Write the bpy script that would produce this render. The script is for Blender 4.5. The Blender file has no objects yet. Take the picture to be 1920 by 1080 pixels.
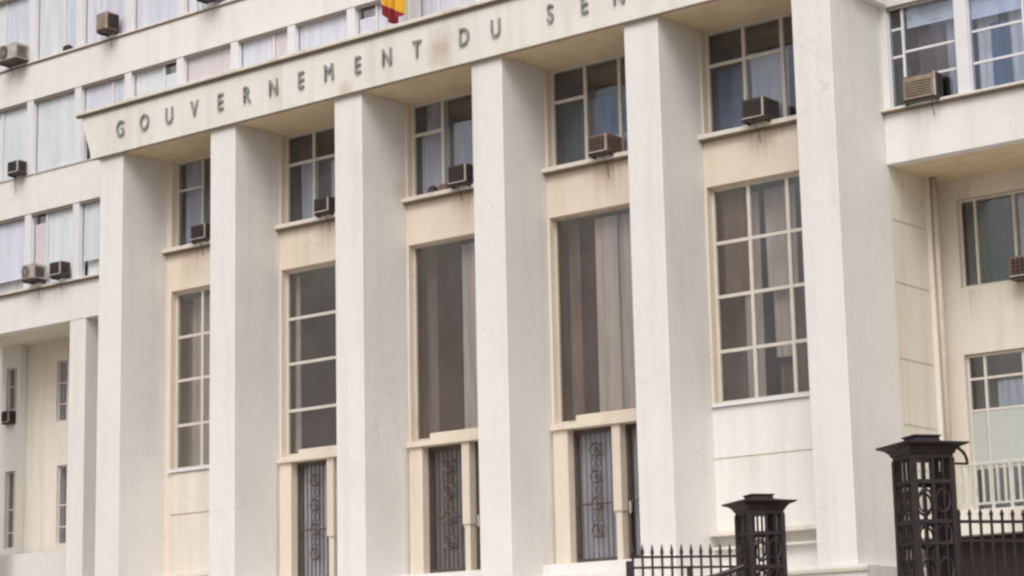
import bpy, bmesh, math, random
from mathutils import Vector, Matrix
random.seed(7)
ZO = 1.65                      # eye height: measured heights are above the eye, ground is 0
S = bpy.context.scene
# ---------------------------------------------------------------- camera
Fv = Vector((-0.6139867, 0.76675695, 0.18736089)); Rv = Vector((0.77786417, 0.62807311, -0.02124867)); Uv = Vector((0.13396891, -0.13269492, 0.9820613))
cam = bpy.data.objects.new('camera', bpy.data.cameras.new('camera')); S.collection.objects.link(cam)
cam.matrix_world = Matrix(((Rv.x, Uv.x, -Fv.x, 41.893), (Rv.y, Uv.y, -Fv.y, -35.679), (Rv.z, Uv.z, -Fv.z, ZO), (0, 0, 0, 1)))
cam.data.sensor_width = 36; cam.data.lens = 4102.739/1920*36; cam.data.clip_end = 2000
S.camera = cam
# ---------------------------------------------------------------- light
SUN_EL, SUN_AZ = math.radians(48), math.radians(153)
W = bpy.data.worlds.new("World"); S.world = W; W.use_nodes = True
wn = W.node_tree; bg = wn.nodes['Background']
sky = wn.nodes.new('ShaderNodeTexSky'); sky.sky_type = 'NISHITA'; sky.sun_disc = False
sky.sun_elevation = SUN_EL; sky.sun_rotation = SUN_AZ; sky.air_density = 1.0; sky.dust_density = 6.0; sky.ozone_density = 1.0
hs = wn.nodes.new('ShaderNodeHueSaturation'); hs.inputs['Saturation'].default_value = 0.22
wn.links.new(sky.outputs[0], hs.inputs['Color']); wn.links.new(hs.outputs[0], bg.inputs[0]); bg.inputs[1].default_value = 0.15
sl = bpy.data.lights.new('sun', 'SUN'); sl.energy = .85; sl.angle = math.radians(36); sl.color = (1, .975, .94)
so = bpy.data.objects.new('sun', sl); S.collection.objects.link(so)
sd = Vector((math.sin(SUN_AZ)*math.cos(SUN_EL), math.cos(SUN_AZ)*math.cos(SUN_EL), math.sin(SUN_EL)))
so.rotation_euler = sd.to_track_quat('Z', 'Y').to_euler(); so.location = (20, -40, 60)
S.view_settings.view_transform = 'Standard'; S.view_settings.look = 'None'; S.view_settings.gamma = 1
S.view_settings.exposure = -0.18
S.render.engine = 'CYCLES'
S.cycles.use_denoising = True; S.cycles.max_bounces = 8; S.cycles.transparent_max_bounces = 12
S.cycles.pixel_filter_type = 'BLACKMAN_HARRIS'; S.cycles.filter_width = 2.5
# ---------------------------------------------------------------- materials
def srgb(r, g, b): return tuple(((c/255)/12.92 if c/255 <= .04045 else ((c/255+.055)/1.055)**2.4) for c in (r, g, b))+(1,)
def newmat(name):
    m = bpy.data.materials.new(name); m.use_nodes = True
    return m, m.node_tree.nodes, m.node_tree.links, m.node_tree.nodes['Principled BSDF']
def mixc(N, L, fac, a, b, mode='MIX'):
    x = N.new('ShaderNodeMix'); x.data_type = 'RGBA'; x.blend_type = mode
    for sock, v in ((x.inputs[0], fac), (x.inputs[6], a), (x.inputs[7], b)):
        if hasattr(v, 'links'): L.new(v, sock)
        else: sock.default_value = v
    return x.outputs[2]
def noise(N, L, vec, scale, det=4, rough=.55, stretch=None):
    if stretch:
        mp = N.new('ShaderNodeMapping'); mp.inputs['Scale'].default_value = stretch; L.new(vec, mp.inputs[0]); vec = mp.outputs[0]
    t = N.new('ShaderNodeTexNoise'); t.inputs['Scale'].default_value = scale; t.inputs['Detail'].default_value = det; t.inputs['Roughness'].default_value = rough
    L.new(vec, t.inputs['Vector']); return t.outputs['Fac']
def ramp(N, L, f, a, b, va=0.0, vb=1.0):
    r = N.new('ShaderNodeMapRange'); r.inputs[1].default_value = a; r.inputs[2].default_value = b; r.inputs[3].default_value = va; r.inputs[4].default_value = vb
    L.new(f, r.inputs[0]); return r.outputs[0]
def plaster(name, base, stain, amount=.35, bump=.05, patches=(), rough=.75, drips=()):
    m, N, L, P = newmat(name)
    g = N.new('ShaderNodeNewGeometry').outputs['Position']
    streak = ramp(N, L, noise(N, L, g, 1.0, 5, .6, (2.2, 2.2, .16)), .5, .78, 0, amount)
    blot = ramp(N, L, noise(N, L, g, .55, 6, .65), .45, .75, 0, amount*.9)
    fine = ramp(N, L, noise(N, L, g, 9, 5, .6), .3, .7, .975, 1.015)
    c = mixc(N, L, streak, base, stain)
    c = mixc(N, L, blot, c, tuple(base[i]*.6+stain[i]*.4 for i in range(3))+(1,))
    for (px, py, pz, rad, col, k) in patches:
        v = N.new('ShaderNodeVectorMath'); v.operation = 'DISTANCE'; L.new(g, v.inputs[0]); v.inputs[1].default_value = (px, py, pz+ZO)
        a = N.new('ShaderNodeMath'); a.operation = 'MULTIPLY_ADD'; L.new(noise(N, L, g, 2.6, 5), a.inputs[0]); a.inputs[1].default_value = rad*1.6; L.new(v.outputs['Value'], a.inputs[2])
        c = mixc(N, L, ramp(N, L, a.outputs[0], rad*1.1, rad*2.0, k, 0), c, col)
    if drips:
        sx = N.new('ShaderNodeSeparateXYZ'); L.new(g, sx.inputs[0])
        nz = noise(N, L, g, 1.0, 4, .6, (14, 14, .5)); tot = None
        def mth(op, a, b):
            q = N.new('ShaderNodeMath'); q.operation = op
            for i, v in enumerate((a, b)):
                if v is None: continue
                if hasattr(v, 'links'): L.new(v, q.inputs[i])
                else: q.inputs[i].default_value = v
            return q.outputs[0]
        for (dx, dz, w, ln, k) in drips:
            ax = mth('ABSOLUTE', mth('SUBTRACT', sx.outputs[0], dx), None)
            fz = mth('MULTIPLY', ramp(N, L, sx.outputs[2], dz+ZO-ln, dz+ZO), mth('LESS_THAN', sx.outputs[2], dz+ZO+.005))
            q = mth('MULTIPLY', mth('MULTIPLY', ramp(N, L, ax, w*.3, w, k, 0), fz), ramp(N, L, nz, .35, .6))
            tot = q if tot is None else mth('MAXIMUM', tot, q)
        c = mixc(N, L, tot, c, stain)
    vo = N.new('ShaderNodeTexVoronoi'); vo.feature = 'DISTANCE_TO_EDGE'; vo.inputs['Scale'].default_value = .55
    wv = N.new('ShaderNodeVectorMath'); wv.operation = 'ADD'; L.new(g, wv.inputs[0])
    nn = N.new('ShaderNodeTexNoise'); nn.inputs['Scale'].default_value = 1.3; nn.inputs['Detail'].default_value = 6; L.new(g, nn.inputs['Vector']); L.new(nn.outputs['Color'], wv.inputs[1]); L.new(wv.outputs[0], vo.inputs['Vector'])
    ck = N.new('ShaderNodeMath'); ck.operation = 'MULTIPLY'; L.new(ramp(N, L, vo.outputs['Distance'], .002, .011, .24, 0), ck.inputs[0]); L.new(ramp(N, L, noise(N, L, g, .4, 3), .5, .62), ck.inputs[1])
    c = mixc(N, L, ck.outputs[0], c, stain)
    vp = N.new('ShaderNodeTexVoronoi'); vp.inputs['Scale'].default_value = .8; L.new(wv.outputs[0], vp.inputs['Vector'])
    sp = N.new('ShaderNodeSeparateColor'); L.new(vp.outputs['Color'], sp.inputs[0])
    c = mixc(N, L, ramp(N, L, sp.outputs[0], .78, .80, 0, .16), c, tuple(base[i]*.86 for i in range(3))+(1,))
    cc = N.new('ShaderNodeCombineColor')
    for i in range(3): L.new(fine, cc.inputs[i])
    c = mixc(N, L, 1.0, c, cc.outputs[0], 'MULTIPLY')
    L.new(c, P.inputs['Base Color']); P.inputs['Roughness'].default_value = rough; P.inputs['Specular IOR Level'].default_value = .25
    b = N.new('ShaderNodeBump'); b.inputs['Strength'].default_value = bump; b.inputs['Distance'].default_value = .03
    L.new(noise(N, L, g, 6, 6, .65), b.inputs['Height']); L.new(b.outputs[0], P.inputs['Normal'])
    return m
def plain(name, col, rough=.5, metal=0.0, var=.12, scale=4.0, stain=None, spec=.5):
    m, N, L, P = newmat(name)
    g = N.new('ShaderNodeNewGeometry').outputs['Position']
    d = tuple(c*(1-var*2) for c in col[:3])+(1,) if stain is None else stain
    c = mixc(N, L, ramp(N, L, noise(N, L, g, scale, 5, .6), .42, .72, 0, min(1, .4+var*2)), col, d)
    L.new(c, P.inputs['Base Color']); P.inputs['Roughness'].default_value = rough; P.inputs['Metallic'].default_value = metal
    P.inputs['Specular IOR Level'].default_value = spec
    return m
def fabric(name, col, col2):
    m, N, L, P = newmat(name)
    g = N.new('ShaderNodeNewGeometry').outputs['Position']
    c = mixc(N, L, ramp(N, L, noise(N, L, g, 1.0, 4, .6, (5, 5, .5)), .35, .65), col, col2)
    L.new(c, P.inputs['Base Color']); P.inputs['Roughness'].default_value = .9
    return m
def glassmat(name, tint=(1, 1, 1, 1), refl=1.0):
    m, N, L, P = newmat(name); N.remove(P)
    out = N['Material Output']
    tr = N.new('ShaderNodeBsdfTransparent'); tr.inputs[0].default_value = tint
    gl = N.new('ShaderNodeBsdfGlossy'); gl.inputs['Roughness'].default_value = .06; gl.inputs[0].default_value = (.95, .97, 1, 1)
    lf = N.new('ShaderNodeLayerWeight'); lf.inputs['Blend'].default_value = .5
    lw = N.new('ShaderNodeMath'); lw.operation = 'POWER'; lw.inputs[1].default_value = 3.5; L.new(lf.outputs['Facing'], lw.inputs[0])
    g = N.new('ShaderNodeNewGeometry').outputs['Position']
    f = N.new('ShaderNodeMath'); f.operation = 'MULTIPLY_ADD'; L.new(lw.outputs[0], f.inputs[0]); f.inputs[1].default_value = .45*refl
    L.new(ramp(N, L, noise(N, L, g, .9, 4), .35, .75, .07*refl, .10*refl), f.inputs[2])
    bp = N.new('ShaderNodeBump'); bp.inputs['Strength'].default_value = .08; bp.inputs['Distance'].default_value = .05
    L.new(noise(N, L, g, 1.6, 2), bp.inputs['Height']); L.new(bp.outputs[0], gl.inputs['Normal'])
    mx = N.new('ShaderNodeMixShader'); L.new(f.outputs[0], mx.inputs[0]); L.new(tr.outputs[0], mx.inputs[1]); L.new(gl.outputs[0], mx.inputs[2])
    L.new(mx.outputs[0], out.inputs[0]); return m
WHITE, STAIN = srgb(231, 228, 225), srgb(176, 164, 146)
M = dict(
 white=plaster('white_painted_plaster', WHITE, STAIN, .26, drips=[(-5.6, 17.9, .4, .7, .7), (-1.8, 17.9, .3, .8, .6), (2.1, 17.9, .35, .7, .7), (-5.6, 14.67, .3, .6, .5), (-4.2, 11.4, .8, .6, .5), (22.3, 11.4, .5, .6, .5), (25, 11.4, .4, .8, .4), (18.2, 4.8, .5, .8, .3)]),
 frieze=plaster('frieze_plaster', srgb(231, 227, 220), srgb(180, 160, 140), .38, patches=[(11.55, -.1, 14.35, .42, srgb(186, 164, 150), .8), (8.6, -.1, 14.0, .25, srgb(196, 172, 155), .5)]),
 pillar=plaster('pillar_plaster', srgb(231, 228, 225), srgb(184, 166, 144), .26, patches=[(9.02, 1.3, 11.8, .35, srgb(200, 168, 146), .35)]),
 cream=plaster('cream_plaster', srgb(226, 213, 197), srgb(178, 148, 120), .36, drips=[(1.9, 11.46, .5, .9, .6), (6.6, 11.46, .5, .9, .7), (10.9, 11.46, .6, .9, .6), (14.9, 11.46, .5, .9, .7), (18.8, 11.46, .6, .9, .5)]),
 soffit=plaster('soffit_paint', srgb(228, 210, 180), srgb(176, 140, 104), .45),
 recess=plaster('recess_plaster', srgb(226, 219, 208), srgb(176, 152, 126), .4, drips=[(22.0, 8.05, .3, 1.0, .5), (23.2, 8.05, .4, 1.1, .5)]),
 podium=plaster('podium_plaster', srgb(222, 218, 214), srgb(150, 145, 140), .35),
 stone=plaster('door_stone', srgb(224, 212, 196), srgb(176, 152, 126), .3),
 head_shade=plain('head_shade_paint', srgb(128, 116, 110), .8, 0, .1, 4),  # dark tone painted as the shade at the window heads
 shade_line=plaster('shade_strip_paint', srgb(120, 104, 90), srgb(84, 70, 58), .5),  # dark brown painted as the shadow lines under sills, coping and entablature
 sill=plaster('sill_cement', srgb(205, 196, 182), srgb(120, 100, 80), .55),
 coping=plaster('coping_cement', srgb(228, 220, 210), srgb(150, 130, 112), .5),
 frame=plain('frame_paint', srgb(214, 206, 196), .5, 0, .1, 5),
 wframe=plain('white_frame_paint', srgb(226, 224, 226), .5, 0, .06, 5),
 glass=glassmat('window_glass', (.88, .91, .96, 1), 1.2),
 bandglass=glassmat('pale_window_glass', (1, 1, 1, 1), .7),
 glass2=glassmat('lobby_glass', (.88, .85, .82, 1), 1.3),
 blind=fabric('lavender_blind', srgb(236, 236, 246), srgb(214, 215, 228)),
 blind2=fabric('pale_blind', srgb(240, 242, 244), srgb(220, 225, 229)),
 blind3=fabric('pinkish_blind', srgb(234, 222, 220), srgb(216, 208, 214)),
 curt_w=fabric('white_curtain', srgb(224, 220, 218), srgb(198, 194, 194)),
 curt_b=fabric('blue_curtain', srgb(92, 116, 148), srgb(62, 86, 114)),
 curt_t=fabric('teal_curtain', srgb(44, 96, 82), srgb(24, 58, 50)),
 curt_r=fabric('maroon_curtain', srgb(120, 84, 80), srgb(84, 62, 60)),
 curt_g=fabric('grey_curtain', srgb(220, 218, 220), srgb(190, 186, 190)),
 curt_n=fabric('net_curtain', srgb(222, 210, 202), srgb(194, 182, 176)),
 curt_d=fabric('brown_curtain', srgb(150, 132, 120), srgb(120, 102, 92)),
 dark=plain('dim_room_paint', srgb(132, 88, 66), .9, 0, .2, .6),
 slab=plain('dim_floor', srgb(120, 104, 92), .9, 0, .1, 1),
 iron=plain('black_iron', srgb(50, 44, 47), .5, .3, .2, 14, srgb(78, 60, 52)),
 grille=plain('bronze_grille', srgb(104, 92, 86), .5, .5, .2, 6),
 letter=plain('letter_metal', srgb(160, 160, 156), .5, .3, .2, 8),
 acw=plain('ac_cream_metal', srgb(196, 188, 180), .5, .1, .2, 7, srgb(140, 118, 102)),
 acb=plain('ac_brown_metal', srgb(140, 112, 98), .6, .1, .2, 7, srgb(96, 74, 60)),
 acd=plain('ac_dark_metal', srgb(86, 76, 74), .6, .2, .2, 7, srgb(60, 46, 42)),
 wood=plain('plywood', srgb(148, 136, 120), .8, 0, .2, 6, srgb(120, 96, 74)),
 vent=plain('vent_dark', srgb(48, 40, 40), .7, 0, .1, 9),
 rail=plain('balcony_rail_paint', srgb(204, 204, 194), .5, 0, .15, 5),
 pipe=plain('pipe_paint', srgb(206, 192, 176), .6, 0, .15, 3),
 green=fabric('flag_green', srgb(30, 120, 60), srgb(24, 104, 52)), yellow=fabric('flag_yellow', srgb(228, 176, 44), srgb(206, 150, 30)), red=fabric('flag_red', srgb(150, 40, 46), srgb(120, 28, 36)),
 pole=plain('pole_paint', srgb(222, 222, 220), .4, .1, .05, 3),
 under=plain('undercroft_shade_paint', srgb(40, 29, 28), .8, 0, .2, 1.5, srgb(28, 20, 20)),  # near-black tone painted as the shade beneath the balcony
 panel=plain('pale_green_board', srgb(184, 188, 184), .6, 0, .08, 3),
 gate=plain('gate_sheet', srgb(46, 36, 36), .6, .3, .2, 3, srgb(70, 50, 42)),
)
# ---------------------------------------------------------------- builders
ORG = {}
class MB:
    def __init__(s): s.bm = bmesh.new()
    def box(s, x0, x1, y0, y1, z0, z1, bev=0):
        r = bmesh.ops.create_cube(s.bm, size=1, matrix=Matrix.Translation(((x0+x1)/2, (y0+y1)/2, (z0+z1)/2+ZO)) @ Matrix.Diagonal((abs(x1-x0), abs(y1-y0), abs(z1-z0), 1)))
        if bev:
            es = list({e for v in r['verts'] for e in v.link_edges})
            bmesh.ops.bevel(s.bm, geom=es, offset=bev, segments=2, affect='EDGES', profile=.5)
        return s
    def obox(s, c, ux, hx, hy, hz, uz=Vector((0, 0, 1))):      # oriented box: centre, axis x, half sizes
        ux = ux.normalized(); uy = uz.cross(ux).normalized(); c = Vector(c)
        mt = Matrix(((ux.x*2*hx, uy.x*2*hy, uz.x*2*hz, c.x), (ux.y*2*hx, uy.y*2*hy, uz.y*2*hz, c.y), (ux.z*2*hx, uy.z*2*hy, uz.z*2*hz, c.z+ZO), (0, 0, 0, 1)))
        bmesh.ops.create_cube(s.bm, size=1, matrix=mt); return s
    def poly(s, pts, y0, y1):                                # polygon in x,z extruded in y
        a = [s.bm.verts.new((x, y0, z+ZO)) for x, z in pts]; b = [s.bm.verts.new((x, y1, z+ZO)) for x, z in pts]
        n = len(pts); s.bm.faces.new(a); s.bm.faces.new(b[::-1])
        for i in range(n): s.bm.faces.new((a[i], b[i], b[(i+1) % n], a[(i+1) % n]))
        return s
    def tube(s, pts, r, seg=8, closed=False):
        pts = [Vector(p)+Vector((0, 0, ZO)) for p in pts]; rings = []; n = len(pts)
        for i, p in enumerate(pts):
            t = (pts[(i+1) % n]-pts[i-1]) if closed else (pts[min(i+1, n-1)]-pts[max(i-1, 0)])
            t.normalize(); a = t.orthogonal() if abs(t.z) > .9 else t.cross(Vector((0, 0, 1))); a.normalize(); b = t.cross(a)
            rings.append([s.bm.verts.new(p+a*r*math.cos(k*math.tau/seg)+b*r*math.sin(k*math.tau/seg)) for k in range(seg)])
        for i in range(n if closed else n-1):
            A, B = rings[i], rings[(i+1) % n]
            for k in range(seg): s.bm.faces.new((A[k], A[(k+1) % seg], B[(k+1) % seg], B[k]))
        if not closed: s.bm.faces.new(rings[0][::-1]); s.bm.faces.new(rings[-1])
        return s
    def rings4(s, c, ux, prof):                              # square-section lathe: prof = [(half width, z), ...]
        ux = ux.normalized(); uy = Vector((-ux.y, ux.x, 0)); R = []
        for h, z in prof:
            R.append([s.bm.verts.new(Vector((c[0], c[1], z+ZO))+ux*h*a+uy*h*b) for a, b in ((-1, -1), (1, -1), (1, 1), (-1, 1))])
        for A, B in zip(R, R[1:]):
            for k in range(4): s.bm.faces.new((A[k], A[(k+1) % 4], B[(k+1) % 4], B[k]))
        s.bm.faces.new(R[0][::-1]); s.bm.faces.new(R[-1]); return s
    def build(s, name, mat, parent=None, smooth=False):
        bmesh.ops.recalc_face_normals(s.bm, faces=s.bm.faces)
        vs = s.bm.verts; lo = Vector([min(v.co[i] for v in vs) for i in range(3)]); hi = Vector([max(v.co[i] for v in vs) for i in range(3)])
        o0 = Vector(((lo.x+hi.x)/2, (lo.y+hi.y)/2, lo.z))
        for v in vs: v.co -= o0
        me = bpy.data.meshes.new(name); s.bm.to_mesh(me); s.bm.free(); me.materials.append(mat)
        if smooth: me.polygons.foreach_set('use_smooth', [True]*len(me.polygons))
        o = bpy.data.objects.new(name, me); S.collection.objects.link(o)
        link(o, o0, parent); return o
def link(o, world, parent):
    world = Vector(world); ORG[o.name] = world
    if parent: o.parent = parent; o.location = world-ORG[parent.name]
    else: o.location = world
def tag(o, label=None, cat=None, group=None, kind=None):
    for k, v in (('label', label), ('category', cat), ('group', group), ('kind', kind)):
        if v: o[k] = v
    return o
def thing(name, loc, label, cat, group=None):
    o = bpy.data.objects.new(name, None); S.collection.objects.link(o); link(o, Vector(loc), None); return tag(o, label, cat, group)
def wall(m, x0, x1, z0, z1, y, th, holes):                   # wall facing -Y with real openings and reveals
    xs = sorted({x0, x1, *[h[0] for h in holes], *[h[1] for h in holes]}); zs = sorted({z0, z1, *[h[2] for h in holes], *[h[3] for h in holes]})
    xs = [x for x in xs if x0 <= x <= x1]; zs = [z for z in zs if z0 <= z <= z1]
    nx, nz = len(xs)-1, len(zs)-1
    def solid(i, j):
        if not (0 <= i < nx and 0 <= j < nz): return False
        cx, cz = (xs[i]+xs[i+1])/2, (zs[j]+zs[j+1])/2
        return not any(h[0] < cx < h[1] and h[2] < cz < h[3] for h in holes)
    V = {}
    def v(i, j, k):
        if (i, j, k) not in V: V[i, j, k] = m.bm.verts.new((xs[i], y+(th if k else 0), zs[j]+ZO))
        return V[i, j, k]
    for i in range(nx):
        for j in range(nz):
            if not solid(i, j): continue
            m.bm.faces.new((v(i, j, 0), v(i+1, j, 0), v(i+1, j+1, 0), v(i, j+1, 0)))
            m.bm.faces.new((v(i, j, 1), v(i, j+1, 1), v(i+1, j+1, 1), v(i+1, j, 1)))
            if not solid(i-1, j): m.bm.faces.new((v(i, j, 0), v(i, j+1, 0), v(i, j+1, 1), v(i, j, 1)))
            if not solid(i+1, j): m.bm.faces.new((v(i+1, j, 0), v(i+1, j, 1), v(i+1, j+1, 1), v(i+1, j+1, 0)))
            if not solid(i, j-1): m.bm.faces.new((v(i, j, 0), v(i, j, 1), v(i+1, j, 1), v(i+1, j, 0)))
            if not solid(i, j+1): m.bm.faces.new((v(i, j+1, 0), v(i+1, j+1, 0), v(i+1, j+1, 1), v(i, j+1, 1)))
    return m
def folds(m, x0, x1, z0, z1, y, amp=.035, per=.16, flare=0.0):
    if z1-z0 > 3.5: per, amp = .34, .03
    n = max(6, int((x1-x0)/per*8)); ph = random.random()*6; cols = []
    for i in range(n+1):
        t = i/n; x = x0+(x1-x0)*t; a = amp*(.6+.4*math.sin(3.1*t+ph))
        yy = y+a*math.sin(math.tau*(x-x0)/per+ph+.6*math.sin(5*t))
        cols.append((m.bm.verts.new((x+flare*(t-.5), yy, z0+ZO)), m.bm.verts.new((x, y+(yy-y)*.7, z1+ZO))))
    for a, b in zip(cols, cols[1:]): m.bm.faces.new((a[0], b[0], b[1], a[1]))
    return m
def slats(m, x0, x1, z0, z1, y, pitch=.075):                 # a lowered blind of tilted slats
    z = z0
    while z < z1-.01:
        a = [m.bm.verts.new(p) for p in ((x0, y-.004, z+ZO), (x1, y-.004, z+ZO), (x1, y+.004, z+pitch*1.02+ZO), (x0, y+.004, z+pitch*.98+ZO))]
        m.bm.faces.new(a); z += pitch
    return m
def window(parent, x0, x1, z0, z1, y, vs=(), hs=(), fw=.05, fd=.07, fmat='frame', gmat='glass', covers=(), seg_h=()):
    """frame in plane y; vs = mullion x, hs = transom z; covers = (kind, material, x0, x1, z0, z1, dy)"""
    m = MB()
    m.box(x0, x0+fw, y, y+fd, z0, z1).box(x1-fw, x1, y, y+fd, z0, z1).box(x0+fw, x1-fw, y, y+fd, z0, z0+fw).box(x0+fw, x1-fw, y, y+fd, z1-fw, z1)
    for v_ in vs: m.box(v_-fw*.55, v_+fw*.55, y+.003, y+fd-.003, z0+fw, z1-fw)
    for h_ in hs: m.box(x0+fw, x1-fw, y+.008, y+fd-.008, h_-fw*.5, h_+fw*.5)
    for (a, b, h_) in seg_h: m.box(a, b, y+.008, y+fd-.008, h_-fw*.5, h_+fw*.5)
    fo = m.build('window', M[fmat], parent)
    MB().box(x0+fw*.5, x1-fw*.5, y+fd*.45, y+fd*.45+.006, z0+fw*.5, z1-fw*.5).build('pane', M[gmat], fo)
    for (kind, mt, a, b, c, d, dy) in covers:
        m = MB()
        if kind == 'blind': slats(m, a, b, c, d, y+dy)
        else: folds(m, a, b, c, d, y+dy, flare=random.uniform(-.05, .05))
        m.build('blind' if kind == 'blind' else 'curtain', M[mt], fo, smooth=(kind != 'blind'))
    return fo
# ---------------------------------------------------------------- measured dimensions
SP, PW, D, YW = 4.1, .855, 1.51, 1.93
PX = [0.0, 4.1-.061, 8.2-.03, 12.3+.006, 16.4+.049, 20.5]
X6 = 20.5+PW
XL, XR = -17.5, 34.0
GB = -ZO
Z_POD, Z_SOF = 2.42, 13.9
# ---------------------------------------------------------------- setting: ground
m, N, L, P = newmat('forecourt_paving')
g = N.new('ShaderNodeNewGeometry').outputs['Position']
c = mixc(N, L, ramp(N, L, noise(N, L, g, .35, 6, .6), .35, .7), srgb(176, 166, 150), srgb(146, 136, 122))
c = mixc(N, L, ramp(N, L, noise(N, L, g, 12, 6, .7), .45, .7, 0, .5), c, srgb(96, 88, 80))
L.new(c, P.inputs['Base Color']); P.inputs['Roughness'].default_value = .9
gm = MB(); gv = [gm.bm.verts.new(p) for p in ((-600, -600, 0), (600, -600, 0), (600, 600, 0), (-600, 600, 0))]; gm.bm.faces.new(gv)
tag(gm.build('ground', m), kind='structure')
m, N, L, P = newmat('asphalt')
g = N.new('ShaderNodeNewGeometry').outputs['Position']
c = mixc(N, L, ramp(N, L, noise(N, L, g, 18, 6, .7), .35, .7), srgb(66, 64, 62), srgb(88, 85, 80))
L.new(c, P.inputs['Base Color']); P.inputs['Roughness'].default_value = .85
gm = MB(); gv = [gm.bm.verts.new(p) for p in ((-600, -46, .004), (600, -46, .004), (600, -24, .004), (-600, -24, .004))]; gm.bm.faces.new(gv)
tag(gm.build('road', m), kind='structure')
tag(MB().box(-200, 200, -24, -20.5, GB+.0, GB+.13).build('pavement', plaster('pavement_cement', srgb(170, 162, 150), srgb(120, 110, 98), .5)), kind='structure')
# ---------------------------------------------------------------- the building
B = thing('government_building', (X6/2, 0, 0), 'long white government building with six tall square pillars and letters across its entablature', 'building')
for n, px in enumerate(PX):
    yd = D+.1 if n < 5 else YW+.1
    if n == 0: yd = YW+.1
    MB().box(px, px+PW, 0, yd, Z_POD, Z_SOF, bev=.018).build('pillar', M['pillar'], B)
# podium and entrance steps
pd = MB(); pd.box(-.45, 21.62, -.12, 6.0, GB, Z_POD, bev=.02)
pod = pd.build('podium', M['podium'], B)
st = MB()
for k in range(22): st.box(3.2, 17.8, -.14-.3*(k+1), -.14-.3*k, GB, Z_POD-.18*(k+1)-.02)
st.build('entrance_steps', M['podium'], B)
# groove-like moulding line under p6
MB().box(17.35, 21.66, -.17, -.121, 2.30, 2.36).build('moulding', M['sill'], B)
# bay walls
for n in range(5):
    a, b = PX[n]+PW, PX[n+1]
    j = .17 if n == 0 else .05
    holes = [(a+j, b-.05, 11.60, Z_SOF+.5), (a+j, b-.05, 5.95, 10.5)]
    if n in (1, 2, 3): holes = [holes[0], (a+j, b-.05, 2.9, 10.5)]
    wm = MB(); wall(wm, a, b, Z_POD, Z_SOF+.2, D, .3, holes); wm.build('bay_wall', M['cream'], B)
    MB().box(a+.002, b-.002, D-.17, D+.06, 11.50, 11.60, bev=.01).build('sill', M['coping'], B)
    MB().box(a+.004, b-.004, D-.14, D-.001, 11.46, 11.499).build('shade_strip', M['shade_line'], B)  # added dark strip, paints the shade under the sill
    if n in (0, 4):
        if n == 4:
            MB().box(a+.002, b-.002, D-.02, D-.001, Z_POD, 4.80).box(a+.002, b-.002, D-.02, D-.001, 4.84, 5.86).build('white_panelling', M['white'], B)
        else:
            MB().box(a+.22, b-.002, D-.03, D-.001, Z_POD, 4.80).box(a+.22, b-.002, D-.03, D-.001, 4.84, 5.86).build('panelling', M['recess'], B)
        MB().box(a+.002, b-.002, D-.32, D-.031, 3.24, 3.34, bev=.01).build('ledge', M['coping'], B)
        MB().box(a+.002, b-.002, D-.2, D-.031, 2.98, 3.03).build('ledge', M['coping'], B)
        MB().box(a+j-.02, b-.03, D-.09, D+.1, 5.88, 5.95).build('sill', M['wframe'], B)
# entablature
ent = MB().poly([(-.23, Z_SOF), (21.62, Z_SOF), (22.05, 15.1), (-.68, 15.1)], -.09, .55).build('entablature', M['frieze'], B)
MB().box(-.05, 21.45, .551, 2.02, Z_SOF+.002, Z_SOF+.2).build('soffit', M['soffit'], ent)
MB().box(-.04, 21.44, -.06, .553, Z_SOF-.006, Z_SOF+.0).build('soffit', M['soffit'], ent)
MB().box(-.80, 22.17, -.2, YW-.001, 15.102, 15.19, bev=.012).build('coping', M['coping'], ent)
MB().box(-.78, 22.13, -.15, -.092, 15.05, 15.10).build('shade_strip', M['shade_line'], ent)  # shadow of the coping overhang, painted as a dark strip
MB().box(-.20, 21.6, -.088, -.061, Z_SOF-.045, Z_SOF-.001).build('shade_strip', M['shade_line'], ent)  # dark strip painted as the shadow line along the entablature's bottom edge
MB().box(X6, X6+.15, YW+.04, YW+.26, 11.476, 13.584).build('jamb', M['white'], B)
MB().box(X6+.001, X6+.2, .9, YW-.001, 13.62, Z_SOF-.01).build('return_band', M['white'], B)
# lettering
def letter(ch, x, z):
    cu = bpy.data.curves.new('letter', 'FONT'); cu.body = ch; cu.size = .58; cu.extrude = .035; cu.align_x = 'CENTER'
    t = bpy.data.objects.new('tmp', cu); S.collection.objects.link(t)
    dg = bpy.context.evaluated_depsgraph_get(); me = bpy.data.meshes.new_from_object(t.evaluated_get(dg)); bpy.data.objects.remove(t)
    me.transform(Matrix.Diagonal((.74, 1, 1, 1))); me.transform(Matrix.Rotation(math.pi/2, 4, 'X')); me.name = 'letter'
    me.materials.clear(); me.materials.append(M['letter'])
    o = bpy.data.objects.new('letter', me); S.collection.objects.link(o); link(o, (x, -.115, z+ZO), ent)
for word, x in (('GOUVERNEMENT', .89), ('DU', 12.22), ('SENEGAL', 14.63)):
    for k, ch in enumerate(word): letter(ch, x+k*.9045, 14.30)
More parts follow.
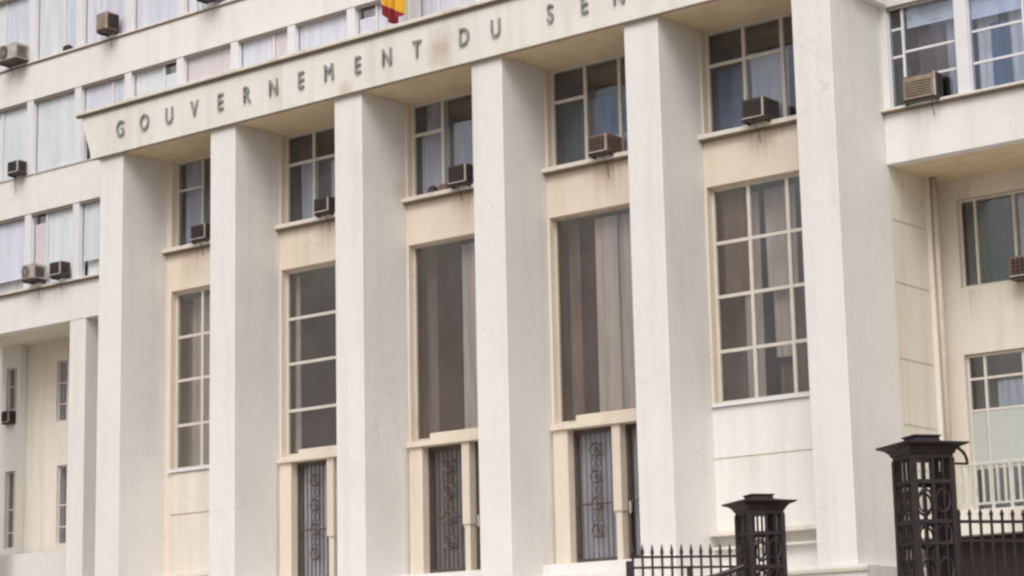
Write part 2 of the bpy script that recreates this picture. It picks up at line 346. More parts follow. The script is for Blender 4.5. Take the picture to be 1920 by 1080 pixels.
# ---- wing facade at YW : spandrels, mullions, window bands
GX = lambda k: .80+2.03*k
LV = [(11.45, 13.585), (14.69, 16.83), (17.92, 20.05)]
SPN = [(10.37, 11.42), (13.585, 14.67), (16.83, 17.90), (20.05, 21.3)]
def band(x0, x1, z0, z1, name, mat, y0=YW, y1=YW+.28): MB().box(x0, x1, y0, y1, z0, z1, bev=.012).build(name, M[mat], B)
for i, (a, b) in enumerate(SPN):
    if i < 2:
        band(XL, -.002, a, b, 'spandrel', 'white'); band(X6+.002, XR, a, b, 'spandrel', 'white')
        if i == 1: band(-.001, X6+.001, 15.23, 15.6, 'spandrel', 'white')
    else: band(XL, XR, a, b, 'spandrel', 'white')
for (a, b, z) in ((XL, -.004, 11.42), (X6+.004, XR, 11.42), (XL, XR, 17.90)):
    MB().box(a, b, YW-(.12 if z < 12 else .05), YW+.24, z, z+.055, bev=.008).build('sill', M['coping'], B)
    MB().box(a, b, YW-(.10 if z < 12 else .035), YW-.001, z-.035, z-.001).build('shade_strip', M['shade_line'], B)  # shade beneath the wing sill, put in as a dark strip
MB().box(XL, -.81, YW-.03, YW+.24, 14.67, 14.70).build('sill', M['sill'], B)
MB().box(22.2, XR, YW-.03, YW+.24, 14.67, 14.70).build('sill', M['sill'], B)
for lev, (z0, z1) in enumerate(LV):
    for k in range(-9, 17):
        x = GX(k)
        if lev == 0 and -.3 < x < X6+.3: continue
        zb = max(z0, 15.61 if (lev == 1 and -.6 < x < 22.1) else z0+.03)
        MB().box(x-.135, x+.135, YW+.02, YW+.26, zb, z1-.002, bev=.01).build('mullion', M['wframe'], B)
bl = ['blind', 'blind2', 'blind', 'blind3', 'blind2', 'blind']
for lev, (z0, z1) in enumerate(LV):
    for k in range(-9, 16):
        a, b = GX(k)+.135, GX(k+1)-.135
        if lev == 0 and b > 0 and a < 20.6: continue
        if lev == 0 and a < 0 < b+.2: b = -.1
        if lev == 0 and k == 9: continue
        if lev == 0 and GX(k) < X6 < GX(k+1): a = X6+.16
        zb = z0+.03
        if lev == 1 and k not in (-1, 10) and b > -.2 and a < 22: zb = 15.62
        y = YW+.10; cov = []; vs = []; sh = []
        r = random.Random(k*7+lev*31)
        t = r.choice([None, .33, .36, .68])
        if lev == 1 and k == 2: t = None
        if t: vs = [a+(b-a)*t]
        if a > X6:                                          # right wing: see-through panes with curtains
            if lev == 0 and k == 10:
                a = X6+.16; vs = [21.82]; sh = [(a+.05, 21.79, 13.12), (a+.05, 21.79, 12.55), (21.85, b-.05, 12.62), (21.85, b-.05, 12.06)]
                cov = [('blind', 'blind2', 21.86, b-.05, 13.12, z1-.05, .12), ('curtain', 'curt_r', 22.0, 22.62, 12.0, 13.3, .3), ('curtain', 'curt_g', 22.62, b, 11.5, 13.3, .3), ('curtain', 'curt_g', 21.88, 22.3, 11.5, 12.3, .5), ('curtain', 'curt_t', a, 21.78, 11.5, 12.4, .35)]
            elif lev == 0 and k == 11:
                vs = [24.42]; sh = [(a+.05, 24.39, 12.72), (a+.05, 24.39, 12.08), (24.45, b-.05, 12.72)]
                cov = [('curtain', 'curt_w', a+.02, 23.75, 11.5, 13.5, .3), ('curtain', 'curt_b', 23.6, 23.98, 11.5, 12.9, .26), ('curtain', 'curt_g', 23.95, 24.4, 11.5, 13.5, .3), ('blind', 'blind', a+.02, 24.38, 13.0, z1-.05, .12), ('curtain', 'curt_w', 24.45, b, 11.5, 13.5, .3)]
            else:
                sh = [(a+.05, b-.05, z0+.7), (a+.05, b-.05, z0+1.35)]
                cov = [('curtain', r.choice(['curt_w', 'curt_g', 'curt_b']), a+.02, a+(b-a)*.6, zb, z1-.05, .3)]
        else:
            xs = [a+.03]+vs+[b-.03]
            for q in range(len(xs)-1):
                top = z1-.05; low = zb+(0 if r.random() < .6 else r.uniform(.1, .6)); mt = r.choice(bl)
                if zb > 15: low = zb
                cov.append(('blind', mt, xs[q]+.03, xs[q+1]-.03, low, top-r.choice([.0, .0, .32]), .062))
                cov.append(('curtain', r.choice(['curt_w', 'blind2', 'blind']), xs[q]+.02, xs[q+1]-.02, zb, top, .22))
        window(B, a-.03, b+.03, zb-.02, z1-.002, y, vs, (), .045, .06, 'wframe', 'glass' if a > X6 else 'bandglass', cov, sh)
        MB().box(a+.01, b-.01, YW+.03, YW+.099, z1-.075, z1-.003).build('head_shade_strip', M['head_shade'], B)  # added dark strip stands for the shade under the spandrel
# body behind the facade, roof, floors
MB().box(XL, XR, 6.2, 20, GB, 21.3).build('rear_block', M['white'], B)
MB().box(XL-.2, XR+.2, YW-.25, 20.2, 21.302, 21.55, bev=.02).build('roof_slab', M['coping'], B)
MB().box(XL, XL+.25, YW+.281, 6.19, GB, 21.3).box(XR-.25, XR, YW+.281, 6.19, GB, 21.3).build('end_wall', M['white'], B)
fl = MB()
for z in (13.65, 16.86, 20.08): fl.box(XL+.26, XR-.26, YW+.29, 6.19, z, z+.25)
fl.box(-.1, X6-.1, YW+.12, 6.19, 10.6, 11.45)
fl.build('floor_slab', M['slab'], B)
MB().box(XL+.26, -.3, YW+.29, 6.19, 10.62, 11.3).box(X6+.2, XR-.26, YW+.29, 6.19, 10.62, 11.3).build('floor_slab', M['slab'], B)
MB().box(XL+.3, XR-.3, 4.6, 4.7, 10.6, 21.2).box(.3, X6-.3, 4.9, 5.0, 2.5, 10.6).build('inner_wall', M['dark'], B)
# ---- windows of the bays
PLAN = {0: [1.42, 2.52, 3.4], 1: [], 2: [], 3: [], 4: [18.22, 19.16, 20.08]}
UC = {  # upper window covers: (kind, mat, x0, x1, z0, z1, dy) ; second field list
 0: [('curtain', 'curt_g', 1.1, 1.75, 11.62, 13.9, .25), ('curtain', 'curt_r', 2.2, 3.0, 11.62, 13.9, .3)],
 1: [('curtain', 'curt_g', 5.15, 5.75, 11.62, 13.2, .3), ('curtain', 'curt_w', 6.2, 6.6, 11.62, 13.1, .3), ('curtain', 'curt_r', 5.0, 5.7, 13.2, 13.9, .3)],
 2: [('curtain', 'curt_w', 9.15, 10.0, 11.62, 13.2, .25), ('curtain', 'curt_g', 9.3, 9.9, 13.1, 13.9, .3), ('curtain', 'curt_w', 10.15, 11.1, 11.62, 13.3, .25)],
 3: [('curtain', 'curt_t', 13.3, 14.05, 11.62, 13.15, .3), ('curtain', 'curt_w', 14.2, 15.5, 11.62, 12.2, .25), ('curtain', 'curt_b', 14.15, 15.3, 12.2, 13.1, .3)],
 4: [('curtain', 'curt_b', 17.4, 18.2, 11.62, 13.1, .3), ('curtain', 'curt_w', 18.3, 19.2, 11.62, 13.2, .25), ('curtain', 'curt_g', 19.3, 20.4, 11.62, 13.6, .3)]}
for n in range(5):
    a, b = PX[n]+PW, PX[n+1]; j = .17 if n == 0 else .05
    x0, x1 = a+j-.01, b-.04; Y = D+.18; mid = a+j+.93
    mids = [mid+.93*q for q in range(3) if mid+.93*q < x1-.15]
    segs = [(x0+.05, mids[0]-.04, 13.14)]
    if n in (1, 4): segs.append((mids[0]+.04, mids[1]-.04, 13.14))
    window(B, x0, x1, 11.601, Z_SOF-.002, Y, mids, (), .07 if n else .05, .08, 'frame', 'glass', UC[n], segs)
    # tall windows
    if n == 0: window(B, x0, x1, 5.951, 10.499, Y, [1.98, 2.9], [9.33, 8.22, 7.08], .07, .08, 'frame', 'glass2', [('curtain', 'curt_g', 1.1, 1.9, 5.98, 10.4, .5), ('curtain', 'curt_g', 2.1, 3.9, 5.98, 10.4, .7)])
    elif n == 1: window(B, x0, x1, 5.952, 10.499, Y, [6.85], [9.30, 8.20, 7.06], .07, .08, 'frame', 'glass2', [('curtain', 'curt_g', 4.98, 5.12, 6.1, 10.4, .3)])
    elif n == 2: window(B, x0, x1, 5.952, 10.499, Y, [], [], .05, .08, 'sill', 'glass2', [('curtain', 'curt_g', 10.28, 10.75, 6.0, 10.4, .3), ('curtain', 'curt_w', 10.6, 11.6, 6.0, 10.4, .22), ('curtain', 'curt_d', 9.0, 9.35, 6.0, 10.4, .5)])
    elif n == 3: window(B, x0, x1, 5.952, 10.499, Y, [], [], .05, .08, 'sill', 'glass2', [('curtain', 'curt_w', 14.15, 14.75, 6.0, 10.4, .22), ('curtain', 'curt_g', 14.6, 15.6, 6.0, 10.4, .3), ('curtain', 'curt_d', 13.2, 13.5, 6.0, 10.4, .5)])
    else: window(B, x0, x1, 5.951, 10.499, Y, [18.25, 19.18, 20.1], [9.32, 8.19, 7.05], .07, .08, 'frame', 'glass2',
                 [('curtain', 'curt_d', 17.4, 17.95, 8.3, 10.4, .35), ('curtain', 'curt_g', 17.75, 18.2, 6.0, 10.4, .5), ('curtain', 'curt_d', 18.3, 19.1, 6.0, 8.3, .9), ('curtain', 'curt_g', 18.35, 19.1, 8.3, 10.4, .45), ('curtain', 'curt_w', 18.3, 18.75, 6.9, 9.3, .7), ('curtain', 'curt_r', 17.4, 17.7, 5.98, 8.2, .8), ('curtain', 'curt_g', 19.3, 20.3, 6, 10.4, .9)])
    # doors
    if n in (1, 2, 3):
        c = (a+b)/2
        MB().box(a+.06, b-.06, D-.18, D+.35, 5.78, 5.90, bev=.01).box(a+.72, b-.72 if n == 0 else b-.06, D-.12, D+.3, 5.902, 6.06, bev=.01).box(a+.06, b-.06, D+.18, D+.34, 5.90, 5.95).build('door_canopy', M['stone'], B)
        MB().box(a+.07, a+.46, D-.1, D+.3, 2.9, 5.78, bev=.012).box(b-.46, b-.07, D-.1, D+.3, 2.9, 5.78, bev=.012).box(c-.02, c+.2, D-.1, D+.3, 3.95, 5.78, bev=.012).box(c+.02, c+.17, D-.06, D+.28, 2.9, 3.95).build('door_surround', M['stone'], B)
        MB().box(a+.002, b-.002, D-.5, D+.32, Z_POD+.002, 2.9, bev=.012).box(a+.002, b-.002, D-.85, D-.502, Z_POD+.002, 2.66, bev=.01).build('door_step', M['white'], B)
        for (q0, q1) in ((a+.46, c-.02), (c+.2, b-.46)):
            dm = MB(); yy = D+.12
            dm.box(q0, q0+.06, yy, yy+.05, 2.9, 5.78).box(q1-.06, q1, yy, yy+.05, 2.9, 5.78).box(q0+.06, q1-.06, yy, yy+.05, 2.9, 3.02).box(q0+.06, q1-.06, yy, yy+.05, 5.68, 5.78)
            dr = dm.build('door', M['grille'], B)
            MB().box(q0+.03, q1-.03, yy+.07, yy+.078, 2.95, 5.75).build('pane', M['glass'], dr)
            gr = MB(); w = q1-q0-.12
            for q in range(1, 8):
                xx = q0+.06+w*q/8
                gr.box(xx-.008, xx+.008, yy+.01, yy+.03, 3.02, 5.68)
            cx = (q0+q1)/2
            for q in range(4):
                zc = 5.32-.575*q
                pts = [(cx+.135*math.cos(t*math.tau/20), yy-.002, zc+.135*math.sin(t*math.tau/20)) for t in range(20)]
                gr.tube(pts, .028, 6, True)
                pts = [(cx+.05*math.cos(t*math.tau/14), yy-.002, zc+.05*math.sin(t*math.tau/14)) for t in range(14)]
                gr.tube(pts, .014, 6, True)
            for q in range(3):
                zc = 5.03-.575*q
                for sg in (-1, 1):
                    pts = [(cx+sg*(.075+.05*math.cos(t*math.tau/12)), yy-.002, zc+.10*math.sin(t*math.tau/12)) for t in range(12)]
                    gr.tube(pts, .010, 5, True)
            gr.box(q0+.06, q1-.06, yy-.005, yy+.012, 4.15, 4.18)
            gr.build('grille', M['grille'], dr)
            fm = MB(); folds(fm, q0+.05, q1-.05, 2.95, 5.7, yy+.16, .015, .3); fm.build('curtain', M[['curt_g', 'curt_n', 'curt_d', 'curt_n'][n]], dr, True)
            MB().box(q1-.1 if q0 < c-.5 else q0+.07, q1-.07 if q0 < c-.5 else q0+.1, yy-.05, yy-.01, 3.9, 4.15).build('handle', M['rail'], dr)
# ---- left recess under the wing
def recess(x0, x1, yb, mat='recess'):
    MB().box(x0, x1, YW+.281, yb+.05, 10.375, 10.6).build('soffit', M['soffit'], B)
MB().box(XL, -.3, YW+.02, 3.78, 10.372, 10.6).build('soffit', M['recess'], B)
holes = [(-8.04, -7.58, 8.12, 9.75), (-8.0, -7.56, 4.62, 6.80)]
wm = MB(); wall(wm, -12.5, -7.42, 4.4, 10.37, 3.5, .22, holes); wm.build('recess_wall', M['white'], B)
holes2 = [(-6.1, -5.66, 8.05, 9.78), (-6.03, -5.60, 4.62, 6.82), (-8.1, -7.5, 4.6, 9.8)]
wm = MB(); wall(wm, -12.5, 0, 4.4, 10.37, 3.73, .3, holes2); wm.build('recess_wall', M['recess'], B)
for (a, b, c_, d_) in holes: window(B, a+.01, b-.01, c_+.01, d_-.01, 3.6, [a+.27], [c_+.45, c_+1.1], .035, .06, 'frame', 'glass', [('curtain', 'curt_g', a+.25, b-.03, c_+.05, d_-.1, .3)])
for (a, b, c_, d_) in holes2[:2]: window(B, a+.01, b-.01, c_+.01, d_-.01, 3.8, [], [c_+.5, c_+1.1], .035, .06, 'frame', 'glass', [('curtain', 'curt_g', a+.03, b-.03, c_+.05, d_-.1, .25)])
MB().box(-12.5, -.002, 3.1, 3.499, GB, 4.4).box(-12.5, -.46, YW+.01, 3.099, GB, 2.3).build('lower_wall', M['podium'], B)
for xc in (-3.43, -7.5, -11.5):
    MB().box(xc, xc+.65, YW+.015, YW+.5, 2.3, 10.37, bev=.012).build('column', M['white'], B)
MB().box(-.9, -.002, YW+.3, 3.09, 2.31, 10.37).build('recess_wall', M['recess'], B)
# ---- right recess
MB().box(X6-.3, X6-.004, YW+.102, 4.2, 2.43, 10.37).build('recess_side_wall', M['recess'], B)
MB().box(X6, XR, YW+.02, 4.05, 10.372, 10.6).build('soffit', M['soffit'], B)
holes = [(21.76, 24.6, 8.09, 9.94), (21.73, 24.6, 3.46, 6.74)]
wm = MB(); wall(wm, X6-.01, XR, 3.0, 10.37, 4.0, .3, holes); wm.build('recess_wall', M['recess'], B)
MB().box(X6, X6+.10, 3.46, 3.64, 3.0, 10.37).build('corner_pier', M['recess'], B)
MB().tube([(X6+.19, 3.52, 3.2), (X6+.19, 3.52, 10.35)], .055, 10).build('downpipe', M['pipe'], B, True)
window(B, 21.77, 24.59, 8.10, 9.93, 4.1, [22.12, 22.97, 23.8], [], .05, .06, 'frame', 'glass', [('curtain', 'curt_t', 21.95, 22.95, 8.12, 9.85, .22), ('curtain', 'curt_w', 22.98, 23.75, 8.5, 9.9, .25), ('curtain', 'curt_b', 23.8, 24.5, 8.12, 9.9, .3)])
wn_ = window(B, 21.74, 24.59, 3.47, 6.73, 4.1, [22.13, 22.97, 23.8], [6.24, 5.60, 4.45], .05, .06, 'frame', 'glass', [('curtain', 'curt_g', 22.2, 22.9, 5.6, 6.2, .4)])
MB().box(21.8, 22.1, 4.08, 4.1, 4.48, 5.56).box(22.17, 22.93, 4.08, 4.1, 4.48, 5.56).box(23.01, 23.76, 4.08, 4.1, 4.48, 5.56).build('lower_board', M['panel'], wn_)
MB().box(21.55, XR, YW-.02, 3.99, 2.96, 3.43, bev=.015).build('balcony_slab', M['coping'], B)
rl = MB(); rl.box(21.6, XR-.2, YW+.02, YW+.08, 4.27, 4.33).box(21.6, XR-.2, YW+.03, YW+.07, 3.52, 3.56)
for q in range(0, 80):
    xx = 21.66+q*.15
    if xx > XR-.25: break
    rl.box(xx-.022, xx+.022, YW+.032, YW+.068, 3.56, 4.27)
for q in range(0, 7): rl.box(21.6+q*1.95, 21.66+q*1.95, YW+.025, YW+.075, 3.43, 4.27)
rl.build('balcony_railing', M['rail'], B)
MB().box(21.63, XR, 2.25, 2.35, GB, 2.955).build('undercroft_shade_wall', M['under'], B)  # dark sheet standing in for the deep shade of the void
# floor-band joints on the right recess wall and cracks
for zj in (9.28, 8.02, 6.5, 5.2): MB().box(X6-.003, X6+.004, 2.04, 3.4, zj, zj+.025).build('wall_joint', M['sill'], B)
# ---------------------------------------------------------------- air conditioners
def ac(dims, kind, body, label, group=None):
    x0, x1, y0, y1, z0, z1 = dims; w, h = x1-x0, z1-z0
    t = thing('air_conditioner', ((x0+x1)/2, y1, z0+ZO), label, 'air conditioner', group)
    if 11 < z0 < 18.1 and x1 < 24:
        rr = random.Random(int(x0*100)); hx = x0+w*rr.uniform(.2, .8); yw = (YW if x0 < 0 or x0 > X6 else D)
        MB().tube([(hx, y0+.12, z0), (hx, y0+.10, z0-.06), (hx+.02, yw-.16, z0-.16), (hx+.05, yw-.15, z0-.34-rr.random()*.2)], .008, 6).build('drain_hose', M['vent'], t)
        for bx in (x0+.03, x1-.055): MB().box(bx, bx+.025, y0+.02, y1-.02, z0-.05, z0-.012).build('bracket', M['acd'], t)
    MB().box(x0, x1, y0, y1, z0+.03, z1, bev=.015).build('casing', M[body], t)
    MB().box(x0-.02, x1+.02, y0+.03, y1, z0-.012, z0+.028).build('mounting_tray', M['acd'], t)
    if kind == 'fan':
        cx, cz, r = x0+w*.36, (z0+z1)/2+.01, min(h*.40, w*.32)
        MB().tube([(cx, y0-.004, cz), (cx, y0-.012, cz)], r, 24).build('fan_opening', M['vent'], t)
        g_ = MB()
        for q in (1, .66, .33): g_.tube([(cx+r*q*math.cos(a*math.tau/24), y0-.022, cz+r*q*math.sin(a*math.tau/24)) for a in range(24)], .006, 5, True)
        for q in range(6):
            a = q*math.pi/6; g_.tube([(cx-r*math.cos(a), y0-.026, cz-r*math.sin(a)), (cx+r*math.cos(a), y0-.026, cz+r*math.sin(a))], .004, 5)
        g_.build('fan_guard', M['acw'], t)
        s_ = MB()
        for q in range(7): s_.box(x1+.001, x1+.008, y0+.06, y1-.08, z0+.08+q*(h-.14)/7, z0+.105+q*(h-.14)/7)
        s_.build('side_vent', M['vent'], t)
    elif kind == 'grille':
        MB().box(x1-.05, x1-.012, y0-.02, y0-.001, z0+.04, z1-.01).build('corner_strip', M['acw'], t)
        MB().box(x0+.01, x1-.06, y0-.016, y0-.001, z0+.035, z0+.06).build('bottom_strip', M['acw'], t)
        MB().box(x0+.04, x1-.06, y0-.006, y0-.001, z0+.07, z1-.05).build('vent_opening', M['vent'], t)
        s_ = MB()
        for q in range(6):
            xx = x0+.06+(w-.14)*q/5; s_.box(xx-.0045, xx+.0045, y0-.018, y0-.007, z0+.07, z1-.05)
        for q in range(4): s_.box(x0+.04, x1-.06, y0-.014, y0-.008, z0+.1+q*(h-.2)/3, z0+.108+q*(h-.2)/3)
        s_.build('grille', M[body], t)
        s_ = MB()
        for q in range(5): s_.box(x1+.001, x1+.006, y0+.05+(y1-y0-.12)*q/5, y0+.075+(y1-y0-.12)*q/5, z0+.08, z1-.06)
        s_.build('side_vent', M['vent'], t)
    else:
        MB().box(x0+.02, x1-.06, y0-.012, y0-.001, z0+.05, z1-.03, bev=.004).build('front_panel', M['wood'], t)
        MB().box(x1-.045, x1-.008, y0-.02, y0-.001, z0+.03, z1).build('corner_strip', M['acw'], t)
        if body == 'acd':
            for q in range(6): MB().box(x0+.06, x1-.1, y0-.018, y0-.0125, z0+.1+q*(h-.2)/6, z0+.12+q*(h-.2)/6).build('vent_slot', M['vent'], t)
        MB().box(x1+.001, x1+.006, y0+.04, y1-.02, z0+.07, z1-.05).build('side_vent', M['vent'], t)
    return t
ac((-6.15, -5.36, 1.45, 1.93, 17.98, 18.46), 'fan', 'acw', 'beige round-fan air conditioner at the left edge of the top storey', None)
ac((-2.03, -1.58, 1.51, 1.93, 18.02, 18.52), 'panel', 'acb', 'brown boxy air conditioner on the top storey, second from the left edge', None)
ac((1.86, 2.40, 1.51, 1.93, 18.07, 18.55), 'panel', 'acb', 'brown air conditioner cut by the top edge above the first letters', None)
ac((-5.82, -5.35, 1.63, 1.93, 14.74, 15.1), 'grille', 'acd', 'dark air conditioner low in the middle left window band, below the beige fan unit', None)
ac((-4.92, -4.42, 1.48, 1.93, 11.60, 12.03), 'fan', 'acw', 'pale air conditioner with round fan in the lowest left window band', None)
ac((-3.90, -3.42, 1.60, 1.93, 11.58, 11.97), 'grille', 'acd', 'dark grilled air conditioner right beside the pale fan unit in the lowest left band', None)
ac((2.05, 2.60, 1.21, 1.68, 11.601, 12.0), 'grille', 'acd', 'small dark air conditioner on the sill between first and second pillar', None)
ac((6.38, 6.88, 1.16, 1.68, 11.601, 11.98), 'grille', 'acd', 'dark air conditioner with pale edge on the sill between second and third pillar', None)
ac((10.6, 11.15, 1.16, 1.68, 11.601, 12.05), 'grille', 'acd', 'dark air conditioner on the sill between third and fourth pillar', None)
ac((14.60, 15.12, 1.12, 1.68, 11.601, 12.02), 'grille', 'acb', 'brown grilled air conditioner on the sill between fourth and fifth pillar', None)
ac((18.56, 19.10, 1.09, 1.68, 11.61, 12.06), 'grille', 'acd', 'black grilled air conditioner on the sill between fifth and sixth pillar', None)
ac((21.93, 22.66, 1.70, 2.0, 11.476, 12.0), 'panel', 'acd', 'large wood-fronted air conditioner in the first window right of the last pillar', None)
ac((-7.98, -7.62, 3.3, 3.58, 8.14, 8.5), 'grille', 'acd', 'dark air conditioner low in the recessed window at the far left, under the wing', None)
ac((23.03, 23.63, 3.6, 4.15, 8.06, 8.5), 'grille', 'acb', 'air conditioner under the white curtain of the recessed right window, at the right edge', None)
# small things left on the sills
def sill_box(x0, x1, y0, y1, z0, h, lab, mt='acd'):
    t = MB().box(x0, x1, y0, y1, z0, z0+h, bev=.02).box(x0+.03, x1-.03, y0+.03, y1-.03, z0+h, z0+h+.03, bev=.008)
    return tag(t.build('sill_box', M[mt]), lab, 'box')
sill_box(9.80, 9.98, 1.36, 1.55, 11.601, .13, 'small dark box on the sill between third and fourth pillar', 'acd')
sill_box(10.12, 10.36, 1.36, 1.56, 11.601, .12, 'low brown box just left of the air conditioner between third and fourth pillar', 'acb')
sill_box(-3.86, -3.62, 1.885, 2.06, 17.956, .13, 'small dark box on the top left sill before the brown boxy unit', 'vent')
# ---------------------------------------------------------------- flag and pole
fp = thing('flagpole', (9.70, .9, 15.22+ZO), 'white pole standing on the ledge above the lettering', 'flagpole')
MB().tube([(9.70, .9, 15.23), (9.70, .9, 19.4)], .045, 12).build('pole', M['pole'], fp, True)
MB().tube([(9.70, .9, 15.221), (9.70, .9, 15.32)], .11, 14).build('base', M['pole'], fp)
bm_ = MB(); bmesh.ops.create_uvsphere(bm_.bm, u_segments=12, v_segments=8, radius=.08, matrix=Matrix.Translation((9.70, .9, 19.47+ZO))); bm_.build('finial', M['pole'], fp, True)
fl = thing('flag', (9.6, .9, 16.0+ZO), 'limp yellow and red flag hanging over the ledge above the lettering', 'flag')
def flagstrip(v0, v1, nm, mt):
    m_ = MB(); R_ = []; nu, nv = 26, 12
    for i in range(nu+1):
        t = i/nu; row = []
        for j in range(nv+1):
            f = j/nv; lim = lambda v: v+(.12*(t-.5) if 0 < v < 1 else (.10*math.sin(t*3.1)-.06 if v == 1 else 0))
            v_ = lim(v0)*(1-f)+lim(v1)*f; z = 18.3-v_*2.57
            wd = .60*(1-.35*max(0, v_-.6))
            x = 9.57-wd*(1-t)-.02*math.sin(5*v_); y = .9-.14*math.sin(t*16+v_*2)*(.3+.6*v_)-.1*v_
            row.append(m_.bm.verts.new((x, y, z+ZO)))
        R_.append(row)
    for a, b in zip(R_, R_[1:]):
        for j in range(nv): m_.bm.faces.new((a[j], b[j], b[j+1], a[j+1]))
    return m_.build(nm, M[mt], fl, True)
flagstrip(0, .42, 'green_stripe', 'green'); flagstrip(.42, .90, 'yellow_stripe', 'yellow'); flagstrip(.90, 1, 'red_stripe', 'red')
# ---------------------------------------------------------------- iron fence, gate posts, gate
FD = Vector((.581, .814, 0)).normalized()                    # direction of the fence line
def gatepost(c, s, ztop, label):
    """c = axis (x, y); s = size factor; ztop = height of the very top above the eye"""
    t = thing('gate_post', (c[0], c[1], 0), label, 'gate post', 'iron gate posts')
    h = .198*s; z = lambda d: ztop-d*s
    MB().rings4(c, FD, [(h*1.0, z(.215)), (h*1.0, z(.18)), (h*1.06, z(.17)), (h*1.12, z(.145)), (h*1.25, z(.118)), (h*1.54, z(.095)), (h*1.56, z(.08)), (h*1.2, z(.07)), (h*.62, z(.05)), (h*.58, z(.018)), (h*.66, z(.014)), (h*.66, z(0))]).build('cap', M['iron'], t)
    uy = Vector((-FD.y, FD.x, 0)); C = Vector((c[0], c[1], 0)); rs = random.Random(5)
    for a, b in ((-1, -1), (1, -1), (1, 1), (-1, 1)):
        p = C+FD*h*.92*a+uy*h*.92*b
        m_ = MB(); m_.obox((p.x, p.y, (z(.21)+GB)/2), FD, .024*s, .024*s, (z(.21)-GB)/2); m_.build('corner_bar', M['iron'], t)
    for side in range(4):
        d = [FD, uy, -FD, -uy][side]; nrm = [-uy, FD, uy, -FD][side]; m_ = MB()
        o = C+nrm*h*.92
        for q in (-.62, -.36, 0, .36, .62) if side in (1, 3) else (-.5, 0, .5):
            p = o+d*h*q; m_.obox((p.x, p.y, (z(.21)+GB)/2), d, .009*s if q else .016*s, .009*s, (z(.21)-GB)/2)
        for dz, hh in ((.42, .018), (.77, .018), (.96, .014), (1.5, .02), (2.4, .02)):
            m_.obox((o.x, o.y, z(dz)), d, h*.86, .016*s, hh*s)
        for k in range(6):                                    # scrollwork between the rails
            zc = z(.59+.30*k)
            for q in (-.5, .5):
                cc = o+d*h*q*.85
                pts = [Vector((cc.x, cc.y, zc))+d*(.07*s*math.cos(a*math.tau/14))*(1 if q > 0 else -1)+Vector((0, 0, .10*s*math.sin(a*math.tau/14))) for a in range(14)]
                m_.tube(pts, .012*s, 5, True)
        m_.build('lattice', M['iron'], t)
    MB().rings4(c, FD, [(h*1.05, GB), (h*1.05, GB+.5), (h*.95, GB+.55), (h*.95, GB+.6)]).build('base', M['podium'], t)
    return t
gatepost((29.32, -15.85), 1.0, 2.15, 'smaller black iron lattice post with flared cap at the right end of the low fence')
gatepost((30.74, -14.82), 1.2, 2.73, 'larger black iron lattice post with flared cap in front of the balcony')
# fence to the left of the small post
f0 = Vector((28.40, -16.90, 0)); f1 = Vector((29.18, -16.05, 0)); fd = (f1-f0).normalized(); fln = (f1-f0).length
ft = thing('iron_fence', (f0.x, f0.y, 0), 'short run of dark spiked railing left of the smaller lattice post', 'fence')
nb = 12
for k in range(nb):
    p = f0+fd*(fln*k/(nb-1)); m_ = MB(); w_ = .011
    m_.obox((p.x, p.y, (1.52+GB)/2), fd, w_, w_, (1.52-GB)/2)
    m_.rings4((p.x, p.y), fd, [(w_, 1.52), (.017, 1.55), (.004, 1.63)])
    m_.build('bar', M['iron'], ft)
for zz in (1.50, 1.39): 
    c_ = (f0+f1)/2; MB().obox((c_.x, c_.y, zz), fd, fln/2+.02, .014, .012).build('rail', M['iron'], ft)
p = f0+fd*(-.04); MB().obox((p.x, p.y, (1.46+GB)/2), fd, .03, .03, (1.46-GB)/2).build('end_post', M['iron'], ft)
c_ = f0+fd*(fln*.52); MB().obox((c_.x, c_.y, (1.4+GB)/2), fd, .02, .02, (1.4-GB)/2).build('end_post', M['iron'], ft)
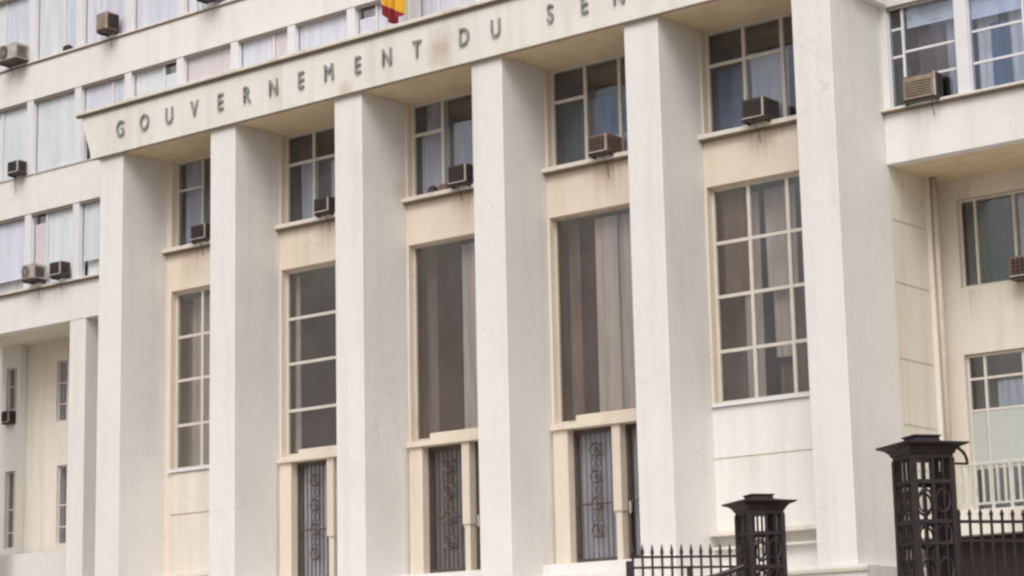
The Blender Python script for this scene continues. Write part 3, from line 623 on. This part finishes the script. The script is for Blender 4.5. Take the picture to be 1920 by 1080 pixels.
m_ = MB(); off = Vector((.25, -.19, 0))
pts = [f0+fd*(fln*(.45+.55*k/12))+off*.3+Vector((0, 0, 1.23+.16*(k/12)**1.6)) for k in range(13)]
for q, pt in enumerate(pts[:-1]): m_.tube([pts[q], pts[q+1]], .028, 8)
m_.build('swept_rail', M['iron'], ft)
m_ = MB()
for k in range(26):
    t = .45+.55*k/25; b_ = f0+fd*(fln*t)+off*.3; zt = 1.23+.16*((t-.45)/.55)**1.6
    m_.obox((b_.x, b_.y, (zt+.2)/2-.0), fd, .008, .008, (zt-.2)/2)
m_.build('infill_mesh', M['iron'], ft)
# gate leaf to the right of the large post
g0 = Vector((30.92, -14.56, 0)); g1 = Vector((32.6, -12.2, 0)); gd = (g1-g0).normalized(); gl_ = (g1-g0).length
gt = thing('iron_gate', (g0.x, g0.y, 0), 'dark iron gate of upright spear bars, right of the larger lattice post', 'gate')
c_ = (g0+g1)/2
nb = 23
for k in range(nb):
    p = g0+gd*(.06+(gl_-.1)*k/(nb-1)); m_ = MB()
    m_.obox((p.x+.02, p.y-.016, (1.90+.15+GB)/2), gd, .013, .010, (1.90-.15-GB)/2)
    m_.rings4((p.x+.02, p.y-.016), gd, [(.013, 1.88), (.018, 1.90), (.005, 1.95)])
    m_.build('bar', M['iron'], gt)
for zz, hh in ((1.82, .016), (1.62, .014), (.9, .02), (GB+.2, .03)): MB().obox((c_.x+.01, c_.y-.01, zz), gd, gl_/2, .02, hh).build('rail', M['iron'], gt)
MB().obox((g0.x-.05, g0.y-.07, (2.35+GB)/2), gd, .05, .05, (2.35-GB)/2).build('hinge_stile', M['iron'], gt)
m_ = MB(); b0 = g0-gd*.08
pts = [b0+gd*(.16+.13*math.sin(k/16*math.pi*.5))+Vector((0, 0, 2.62-.18*(k/16)**1.5)) for k in range(17)]
m_.tube(pts, .018, 6)
m_.tube([b0+gd*(.29)+Vector((0, 0, 2.44)), b0+gd*.05+Vector((0, 0, 2.44))], .014, 6)
m_.build('scroll_bracket', M['iron'], gt)
